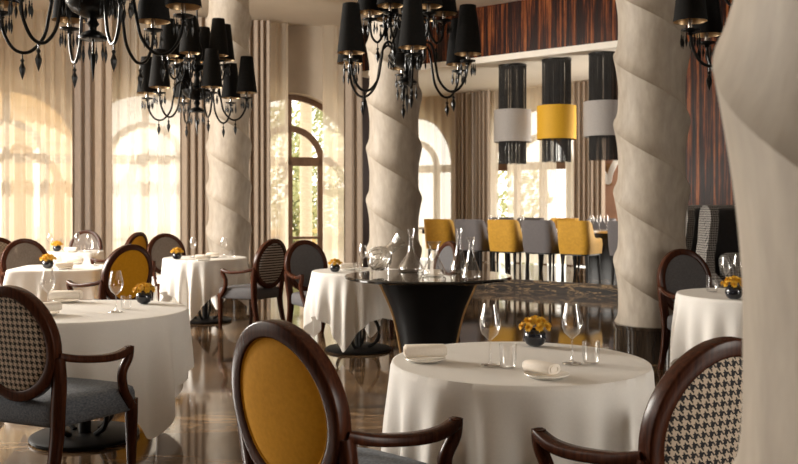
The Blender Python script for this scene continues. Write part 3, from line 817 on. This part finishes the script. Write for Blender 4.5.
# short curled handle of the middle jug
# ------------------------------------------------------------------ chandeliers
def make_chandelier():
    t = empty('chandelier', '', 'chandelier')
    Z = lambda z: z - 2.0
    b = MB(); pr = [(.001, 2.30), (.05, 2.295), (.078, 2.302), (.080, 2.312), (.055, 2.335), (.022, 2.35), (.020, 2.365), (.034, 2.385), (.024, 2.405), (.020, 2.42)]
    b.lathe([(r, Z(z)) for r, z in pr], 32); b.build('lower_dish', 'black_glass', t)
    b = MB(); pr = [(.018, 2.415), (.06, 2.425), (.115, 2.455), (.142, 2.49), (.148, 2.515), (.140, 2.52), (.10, 2.525), (.03, 2.54)]
    b.lathe([(r, Z(z)) for r, z in pr], 40); b.build('bowl', 'black_glass', t)
    b = MB(); pr = [(.028, 2.53), (.045, 2.56), (.030, 2.60), (.022, 2.64), (.034, 2.67), (.022, 2.70), (.06, 2.72), (.105, 2.745), (.11, 2.76), (.05, 2.77), (.03, 2.80), (.05, 2.86), (.055, 2.92), (.030, 3.0), (.022, 3.08), (.04, 3.12), (.022, 3.16), (.012, 3.22), (.010, 3.24)]
    b.lathe([(r, Z(z)) for r, z in pr], 28); b.build('column', 'black_glass', t)
    b = MB(); b.lathe([(.009, Z(3.23)), (.009, Z(CEIL - .04))], 10); b.build('hanging_rod', 'black_metal', t)
    b = MB(); b.lathe([(.01, Z(CEIL-.06)), (.05, Z(CEIL-.05)), (.075, Z(CEIL-.02)), (.075, Z(CEIL))], 24); b.build('ceiling_rose', 'black_metal', t)
    def drop(b, x, y, z, L, w):
        b.lathe([(.0015, Z(z)), (.0015, Z(z - L*.25)), (w*.5, Z(z - L*.28)), (w*.35, Z(z - L*.36)), (w, Z(z - L*.62)), (w*.8, Z(z - L*.75)), (.0005, Z(z - L))], 6, c=(x, y, 0))
    b = MB(); b.tube([(0, 0, Z(2.30)), (0, 0, Z(2.21))], .006, 6); b.lathe([(.008, Z(2.22)), (.016, Z(2.20)), (.012, Z(2.16)), (.0008, Z(2.06))], 8); b.build('bottom_drop', 'black_glass', t)
    b = MB(); b.tube([(.072*math.cos(2*PI*k/24), .072*math.sin(2*PI*k/24), Z(2.30)) for k in range(25)], .003, 5)
    for k in range(6): drop(b, .072*math.cos(PI*k/3), .072*math.sin(PI*k/3), 2.30, .13, .010)
    b.build('crystal_fringe', 'black_glass', t, smooth=False)
    b = MB()
    for k in range(8): drop(b, .142*math.cos(PI*k/4), .142*math.sin(PI*k/4), 2.50, .09, .008)
    for rr, zz in ((.142, 2.50),): b.tube([(rr*math.cos(2*PI*k/24), rr*math.sin(2*PI*k/24), Z(zz)) for k in range(25)], .003, 5)
    b.build('crystal_fringe', 'black_glass', t, smooth=False)
    def arm(a, path, cup_r, cup_z, low):
        ca, sa = math.cos(a), math.sin(a)
        b = MB(); pts = spline([(r*ca, r*sa, Z(z)) for r, z in path], 6); b.tube(pts, .0095, 8); A = b.build('arm', 'black_glass', t)
        cx, cy = cup_r*ca, cup_r*sa
        b = MB(); b.lathe([(.008, Z(cup_z-.03)), (.02, Z(cup_z-.02)), (.012, Z(cup_z-.012)), (.055, Z(cup_z)), (.058, Z(cup_z+.008)), (.02, Z(cup_z+.006)), (.016, Z(cup_z+.012))], 20, c=(cx, cy, 0)); b.build('drip_dish', 'black_glass', A)
        b = MB(); b.lathe([(.014, Z(cup_z+.008)), (.012, Z(cup_z+.14)), (.009, Z(cup_z+.15)), (.013, Z(cup_z+.17)), (.012, Z(cup_z+.20)), (.002, Z(cup_z+.225))], 12, c=(cx, cy, 0)); b.build('candle', 'steel', A)
        zb = cup_z + .055
        b = MB(); b.lathe([(.102, Z(zb)), (.061, Z(zb+.36))], 32, c=(cx, cy, 0)); S = b.build('lampshade', 'shade_black', A)
        b = MB(); b.lathe([(.0995, Z(zb+.001)), (.059, Z(zb+.359))], 32, c=(cx, cy, 0)); b.build('shade_lining', 'shade_gold', A)
        b = MB()
        for k in range(7): drop(b, cx + .054*math.cos(2*PI*k/7), cy + .054*math.sin(2*PI*k/7), cup_z + .002, .11, .009)
        b.tube([(cx + .054*math.cos(2*PI*k/14), cy + .054*math.sin(2*PI*k/14), Z(cup_z + .002)) for k in range(15)], .003, 5)
        b.build('crystal_fringe', 'black_glass', A, smooth=False)
        b = MB(); lx, lz = low; b.tube([(lx*ca, lx*sa, Z(lz)), (lx*ca, lx*sa, Z(lz-.04))], .004, 6)
        b.lathe([(.004, Z(lz-.035)), (.012, Z(lz-.045)), (.006, Z(lz-.06)), (.018, Z(lz-.09)), (.015, Z(lz-.11)), (.0008, Z(lz-.155))], 6, c=(lx*ca, lx*sa, 0)); b.build('pendant_drop', 'black_glass', A, smooth=False)
    for k in range(6):
        arm(-PI/2 + k*PI/3, [(.09, 2.46), (.115, 2.56), (.165, 2.605), (.213, 2.565), (.236, 2.45), (.268, 2.31), (.345, 2.225), (.425, 2.235), (.482, 2.32), (.50, 2.42)], .50, 2.435, (.385, 2.222))
    for k in range(6):
        arm(-PI/3 + k*PI/3, [(.07, 2.755), (.11, 2.805), (.155, 2.775), (.18, 2.68), (.225, 2.615), (.27, 2.66), (.285, 2.77)], .285, 2.785, (.225, 2.61))
    return t
gch = 'black glass chandeliers'
ch = make_chandelier(); ch['group'] = gch
p = pt(407, 6.9); ch.location = (p.x, p.y, 2.0); ch.rotation_euler = (0, 0, .07); ch['label'] = 'black chandelier hanging in front of the central pillar and ebony bulkhead'
for px, d, rz, lb in ((93, 5.05, .60, 'largest looking black chandelier, hanging before the yellow lit arched window'), (197, 9.0, .50, 'smallest looking black chandelier, hanging before the far twisted pillar'), (772, 5.5, -.52, 'black chandelier mostly hidden behind the nearest pillar')):
    p = pt(px, d); dup(ch, (p.x, p.y, 2.0), rz, lb)

# ------------------------------------------------------------------ bar: fringed pendant lamps
def make_pendant(mat):
    t = empty('pendant_lamp', '', 'lamp')
    z0 = 2.06
    R1, R2 = .318, .232
    b = MB(); b.lathe([(R1, .385), (R1, .93), (R1-.006, .93), (R1-.006, .385), (R1, .385)], 64); b.build('drum_shade', mat, t)
    def fringe(za, zb, nm, dens):
        b = MB()
        for rr, cnt, off in ((R2, dens, 0), (R2*.8, dens*3//4, .03)):
            for k in range(cnt):
                a = 2*PI*k/cnt + off; w = .0044; r = random.uniform(-.012, .012)
                a += random.uniform(-.03, .03); x, y = rr*math.cos(a), rr*math.sin(a)
                b.tube([(x, y, zb), (x + r*.2, y, za + (r if za < .1 else 0))], w, 4)
        return b.build(nm, 'black_strand', t, smooth=False)
    fringe(.02, .42, 'lower_fringe', 92); fringe(.90, BZ - z0 + .01, 'upper_fringe', 112)
    b = MB(); b.lathe([(R2+.01, BZ-z0-.02), (R2+.01, BZ-z0+.015), (.02, BZ-z0+.015)], 32)
    b.tube([(0, 0, .4), (0, 0, BZ-z0)], .012, 8)
    for k in range(3): b.tube([(0, 0, .90), (R1*math.cos(2*PI*k/3), R1*math.sin(2*PI*k/3), .90)], .005, 6)
    b.build('frame', 'black_metal', t)
    return t
gp = 'fringed drum pendant lamps over the bar table'
for mat, px, d, lb in (('grey_shade', 512.5, 15.4, 'grey drum pendant lamp with black fringe nearest the chandelier'), ('yellow_shade', 556.5, 14.75, 'yellow drum pendant lamp with black fringe over the bar table'), ('grey_shade2', 604, 14.15, 'grey drum pendant lamp with black fringe nearest the big pillar')):
    if mat == 'grey_shade2': o = copy_tree(gp0)
    else: o = make_pendant(mat)
    if mat == 'grey_shade': gp0 = o
    p = pt(px, d); o.location = (p.x, p.y, 2.06); o['label'] = lb; o['group'] = gp

# ------------------------------------------------------------------ bar chairs and long table
def make_bar_chair(mat):
    t = empty('upholstered_chair', '', 'chair')
    # plan of the shell: a rounded U, open towards +y
    def plan(th):
        pts = []; hw, r = .275 - th, .11 - th*.5
        for k in range(5): pts.append((-hw, .20 - k*.08))
        for k in range(1, 7): a = PI + k*PI/12; pts.append((-hw + r + r*math.cos(a), -.19 + r*math.sin(a) + (0)))
        for k in range(1, 6): pts.append((-hw + r + (2*hw - 2*r)*k/6, -.19 - r))
        for k in range(0, 7): a = 1.5*PI + k*PI/12; pts.append((hw - r + r*math.cos(a), -.19 + r*math.sin(a)))
        for k in range(4, -1, -1): pts.append((hw, .20 - k*.08))
        return pts
    o_, i_ = plan(0), plan(.065)
    n = len(o_); b = MB(); vs = []; fs = []
    def top(y): return .985 if y < -.13 else (.70 if y > -.03 else .985 - (.285)*(y + .13)/.10)
    for (ox, oy), (ix, iy) in zip(o_, i_):
        tz = top(oy); lean = -.06
        for x, y, z in ((ox*.93, oy, .45), (ox, oy + lean*(.6-.36)/.6 * .5, .60), (ox*.99, oy + lean*(tz-.4)/.6, tz - .02), (ox*.985 + (ix-ox)*.25, oy + (iy-oy)*.3 + lean*(tz-.4)/.6, tz), (ix*1.0 - (ix-ox)*.2, iy + lean*(tz-.4)/.6, tz - .01), (ix, iy, .56), (ix*.95, iy, .45)):
            vs.append((x, y, z))
    for i in range(n-1):
        for k in range(6): fs.append((i*7+k, (i+1)*7+k, (i+1)*7+k+1, i*7+k+1))
    fs.append(tuple(range(7))); fs.append(tuple((n-1)*7 + k for k in range(6, -1, -1)))
    b.add(vs, fs); b.build('backrest', mat, t, angle=50)
    b = MB()
    def sr(i, z): return [(math.copysign(abs(math.cos(a))**.35, math.cos(a))*(.215-i), math.copysign(abs(math.sin(a))**.35, math.sin(a))*(.235-i) + .0, z) for a in [2*PI*k/32 for k in range(32)]]
    b.loops([sr(.01, .45), sr(0, .46), sr(0, .53), sr(.02, .555), sr(.08, .565)]); b.build('seat', mat, t, angle=50)
    b = MB(); b.loops([sr(-.015, .425), sr(-.015, .452)]); b.build('seat_frame', 'black_metal', t)
    for sx in (-1, 1):
        for y in (-.2, .19):
            b = MB(); b.sweep([(sx*.20, y, .44), (sx*.215, y*1.12, 0)], [(.05, .05), (.028, .028)], up=Vector((0, 1, 0)), n=8, sup=.5); b.build('leg', 'black_wood', t)
    return t
gb = 'upholstered chairs at the bar table'
BL = Vector((1.75, 14.9, .18))
yel = make_bar_chair('yellow_velvet'); gry = make_bar_chair('grey_chair')
seen = {}
def bar_chair(kind, px, face, label, off=0):
    src = yel if kind == 'y' else gry
    o = src if kind not in seen else copy_tree(src); seen[kind] = 1
    p = on_line(BL - W2N*off, W2D, px + 5); p.z = .18
    f = -W2N * face
    o.location = p; o.rotation_euler = (0, 0, math.atan2(-f.x, f.y) + (.0 if face > 0 else 0)); o['label'] = label; o['group'] = gb; o.scale = (1, 1, .968)
for k, px, lb in (('y', 441, 'yellow velvet bar chair beside the central pillar, half behind the decanters'), ('g', 472, 'grey fabric bar chair behind the tall decanters'), ('y', 505.5, 'yellow velvet bar chair standing between two grey ones'), ('g', 540, 'grey fabric bar chair between two yellow ones'), ('y', 576, 'yellow velvet bar chair nearest the big twisted pillar'), ('g', 627, 'grey bar chair partly hidden by the big twisted pillar')):
    bar_chair(k, px, 1, lb)
for k, px, lb in (('g', 489, 'grey chair across the bar table, top edge showing above yellow chair'), ('g', 519, 'grey chair across the bar table, between grey and yellow chairs'), ('y', 553, 'yellow chair across the bar table under the yellow lamp'), ('g', 590, 'grey chair across the bar table near the copper panel')):
    bar_chair(k, px, -1, lb, off=1.75)
# long table
tc_ = on_line(BL - W2N*.88, W2D, 540); tc_.z = .18
t = empty('bar_table', 'long dark table with pale stone top behind the yellow and grey chairs', 'table', tc_, ang2)
b = MB(); b.box((-2.3, -.42, .74), (1.9, .42, .78)); b.build('table_top', 'steel', t, smooth=False)
b = MB(); b.box((-2.25, -.38, .66), (1.85, .38, .74)); b.build('apron', 'black_metal', t, smooth=False)
for x in (-1.7, 1.3):
    b = MB(); b.box((x-.3, -.2, 0), (x+.3, .2, .66)); b.build('pedestal', 'black_metal', t, smooth=False)
for i, (px, lb) in enumerate(((490, 'wine glass on the bar table above the first yellow chair'), (497, 'second wine glass along the bar table from the decanters'), (522, 'wine glass on the bar table near the middle grey chair'), (592, 'wine glass on the bar table beside the copper panel'), (599, 'wine glass on the bar table just before the twisted pillar'), (606, 'wine glass on the bar table closest to the twisted pillar'))):
    p = on_line(tc_ + W2N*.1*(i % 2), W2D, px); wine(px, 0, lb, z=.962, d=p.y)
# sconce
p = on_line(W2P + W2N*.05, W2D, 609)
t = empty('wall_sconce', 'pale leaf shaped wall lamp on the copper panel', 'lamp', (p.x, p.y, 1.75), ang2)
b = MB(); b.box((-.06, -.0, .0), (.06, .04, .42)); b.build('back_plate', 'brass', t, smooth=False)
for s in (-1, 1):
    b = MB(); b.sweep(spline([(0, -.03, .02), (s*.07, -.09, .22), (s*.17, -.12, .40), (s*.24, -.10, .50)], 4), [(.03, .02)] + [(.12, .02)]*11 + [(.04, .02)], up=Vector((0, 1, 0)), n=8); b.build('leaf', 'porcelain', t)

# ------------------------------------------------------------------ wing chairs by the ebony wall
def make_wing(label):
    t = empty('wing_chair', label, 'chair', group='tall wing chairs by the ebony wall')
    # back: tall slab, rounded top, outside patterned
    b = MB(); w = .285
    def bk(y, ins):
        out = []
        pts = [(-w+ins, .30)] + [(-w+ins + .16 - .16*math.cos(a), 1.21 - ins + .16*math.sin(a)) for a in [k*PI/12 for k in range(7)]] + [(w-ins - .16 + .16*math.sin(a), 1.21 - ins + .16*math.cos(a)) for a in [k*PI/12 for k in range(7)]] + [(w-ins, .30)]
        return [(x, y - .10*(z-.4), z) for x, z in pts]
    b.loops([bk(-.36, .02), bk(-.34, 0), bk(-.29, 0), bk(-.27, .02)]); b.build('backrest', 'houndstooth_small', t)
    b = MB(); b.loops([bk(-.272, .03), bk(-.25, .05)]); b.build('inner_back_panel', 'black_velvet', t)
    for s in (-1, 1):
        b = MB()
        prof = [(-.33, .12), (-.33, .7), (-.345, 1.0), (-.36, 1.22), (-.33, 1.33), (-.26, 1.365), (-.16, 1.36), (-.10, 1.31), (-.09, 1.22), (-.10, 1.0), (-.09, .84), (-.02, .70), (.16, .64), (.28, .60), (.31, .52), (.31, .12)]
        xw = lambda z, k: s*(.262 + k + .11*(1 - min(max((z - .55)/.55, 0), 1)))
        o_, i_ = [(xw(z, .09), y, z) for y, z in prof], [(xw(z, 0), y, z) for y, z in prof]
        b.loops([i_, o_] if s > 0 else [o_, i_])
        b.build('wing', 'houndstooth_small', t, smooth=False)
        b = MB(); pr = [(y*.93, .02 + z*.97) for y, z in prof]
        ring = [[(xw(z, -.004), y, z) for y, z in pr], [(xw(z, .002), y, z) for y, z in pr]]
        b.loops(ring if s > 0 else ring[::-1]); b.build('wing_lining', 'black_velvet', t, smooth=False)
        for y in (-.28, .26):
            b = MB(); b.sweep([(s*.32, y, .14), (s*.32, y*1.04, 0)], [(.05, .05), (.03, .03)], up=Vector((0, 1, 0)), n=8); b.build('leg', 'wood', t)
    b = MB(); b.loops([[(-.325, -.28, .14), (.325, -.28, .14), (.325, .30, .14), (-.325, .30, .14)], [(-.325, -.28, .40), (.325, -.28, .40), (.325, .30, .40), (-.325, .30, .40)]]); b.build('seat_base', 'black_velvet', t, smooth=False)
    b = MB(); b.loops([[(x*q, y*q + .01, z) for x, y in ((-.32, -.28), (.32, -.28), (.32, .30), (-.32, .30))] for q, z in ((.97, .40), (1, .42), (1, .47), (.96, .49))]); b.build('seat_cushion', 'black_velvet', t)
    return t
w1 = make_wing('houndstooth wing chair closer to the clothed table, a cushion on its seat')
p = pt(749, 8.9); w1.location = (p.x, p.y, 0); f = Vector((.12, -.99)); w1.rotation_euler = (0, 0, math.atan2(-f.x, f.y))
p = pt(721, 10.2); w2 = dup(w1, (p.x, p.y, 0), math.atan2(-f.x, f.y), 'houndstooth wing chair farther back against the ebony wall')
b = MB(); n = 24
def cr(s, y): return [(math.copysign(abs(math.cos(a))**.45, math.cos(a))*.165*s, y, .21 + math.copysign(abs(math.sin(a))**.45, math.sin(a))*.20*s) for a in [2*PI*k/n for k in range(n)]]
b.loops([cr(.96, 0), cr(.99, .012), cr(.8, .05), cr(.4, .075), cr(.1, .08)][::-1] + [cr(.99, -.012), cr(.8, -.05), cr(.4, -.075), cr(.1, -.08)])
o = b.build('cushion', 'houndstooth_small'); tag(o, 'houndstooth cushion propped on the wing chair behind the flowers', 'cushion')
o.location = w1.location + Vector((-.12, -.03, .495)); o.rotation_euler = (-.22, 0, w1.rotation_euler.z); o.rotation_euler = (.22, 0, w1.rotation_euler.z)

# ------------------------------------------------------------------ light
w = bpy.data.worlds.new('World'); bpy.context.scene.world = w; w.use_nodes = True
bg = w.node_tree.nodes['Background']; bg.inputs[0].default_value = (1.0, .94, .84, 1); bg.inputs[1].default_value = 2.6
def area(name, loc, rot, sx, sy, power, col):
    l = bpy.data.lights.new(name, 'AREA'); l.shape = 'RECTANGLE'; l.size = sx; l.size_y = sy; l.energy = power; l.color = col
    o = bpy.data.objects.new(name, l); C.objects.link(o); o.location = loc; o.rotation_euler = rot; return o
for i, (a, c) in enumerate(left_holes):
    area('window_daylight', (FLOORX0 - .5, (a + c)/2, 3.0), (0, -PI/2 + .30, 0), 2.6, 2.5, (60, 1100)[i], (1, .95, .87))  # area lamps added out of view, standing in for daylight from this side
area('window_daylight', (FLOORX1 + .5, (RH[0] + RH[1])/2, 2.1), (0, PI/2 - .1, 0), 3.2, 2.7, 310, (1, .94, .85))  # added fill lamp out of view, lifts surfaces facing the camera
wm = W2E + WED*1.6 + Vector((-WED.y, WED.x, 0))*.4
lo = area('window_daylight', (wm.x, wm.y, 1.9), (0, 0, 0), 2.1, 2.6, 115, (1, .94, .84))  # added lamp, hidden from view, brightens bar drapes and soffit
lo.rotation_euler = Vector((WED.y, -WED.x, .05)).to_track_quat('-Z', 'Y').to_euler()
s = bpy.data.lights.new('sun', 'SUN'); s.energy = 3.0; s.angle = math.radians(1.5); s.color = (1, .86, .66)
so = bpy.data.objects.new('sun', s); C.objects.link(so)
so.rotation_euler = Vector((.55, -.62, -.62)).to_track_quat('-Z', 'Y').to_euler()

# ------------------------------------------------------------------ camera
cam = bpy.data.cameras.new('camera'); co = bpy.data.objects.new('camera', cam); C.objects.link(co)
co.location = (0, 0, H); co.rotation_euler = (PI/2, 0, 0)
cam.sensor_width = 36; cam.lens = F / 798 * 36; cam.shift_y = -(232 - CY) / 798; cam.clip_start = .05
cam.dof.use_dof = True; cam.dof.focus_distance = 3.7; cam.dof.aperture_fstop = 6.3
bpy.context.scene.camera = co
sc = bpy.context.scene
sc.view_settings.view_transform = 'Standard'; sc.view_settings.look = 'None'; sc.view_settings.gamma = 1
sc.view_settings.use_curve_mapping = False
sc.view_settings.exposure = 0.42
sc.cycles.transparent_max_bounces = 24; sc.cycles.max_bounces = 10; sc.cycles.diffuse_bounces = 6; sc.cycles.glossy_bounces = 5
sc.cycles.use_denoising = True; sc.cycles.sample_clamp_indirect = 6.0
sc.cycles.caustics_reflective = False; sc.cycles.caustics_refractive = False
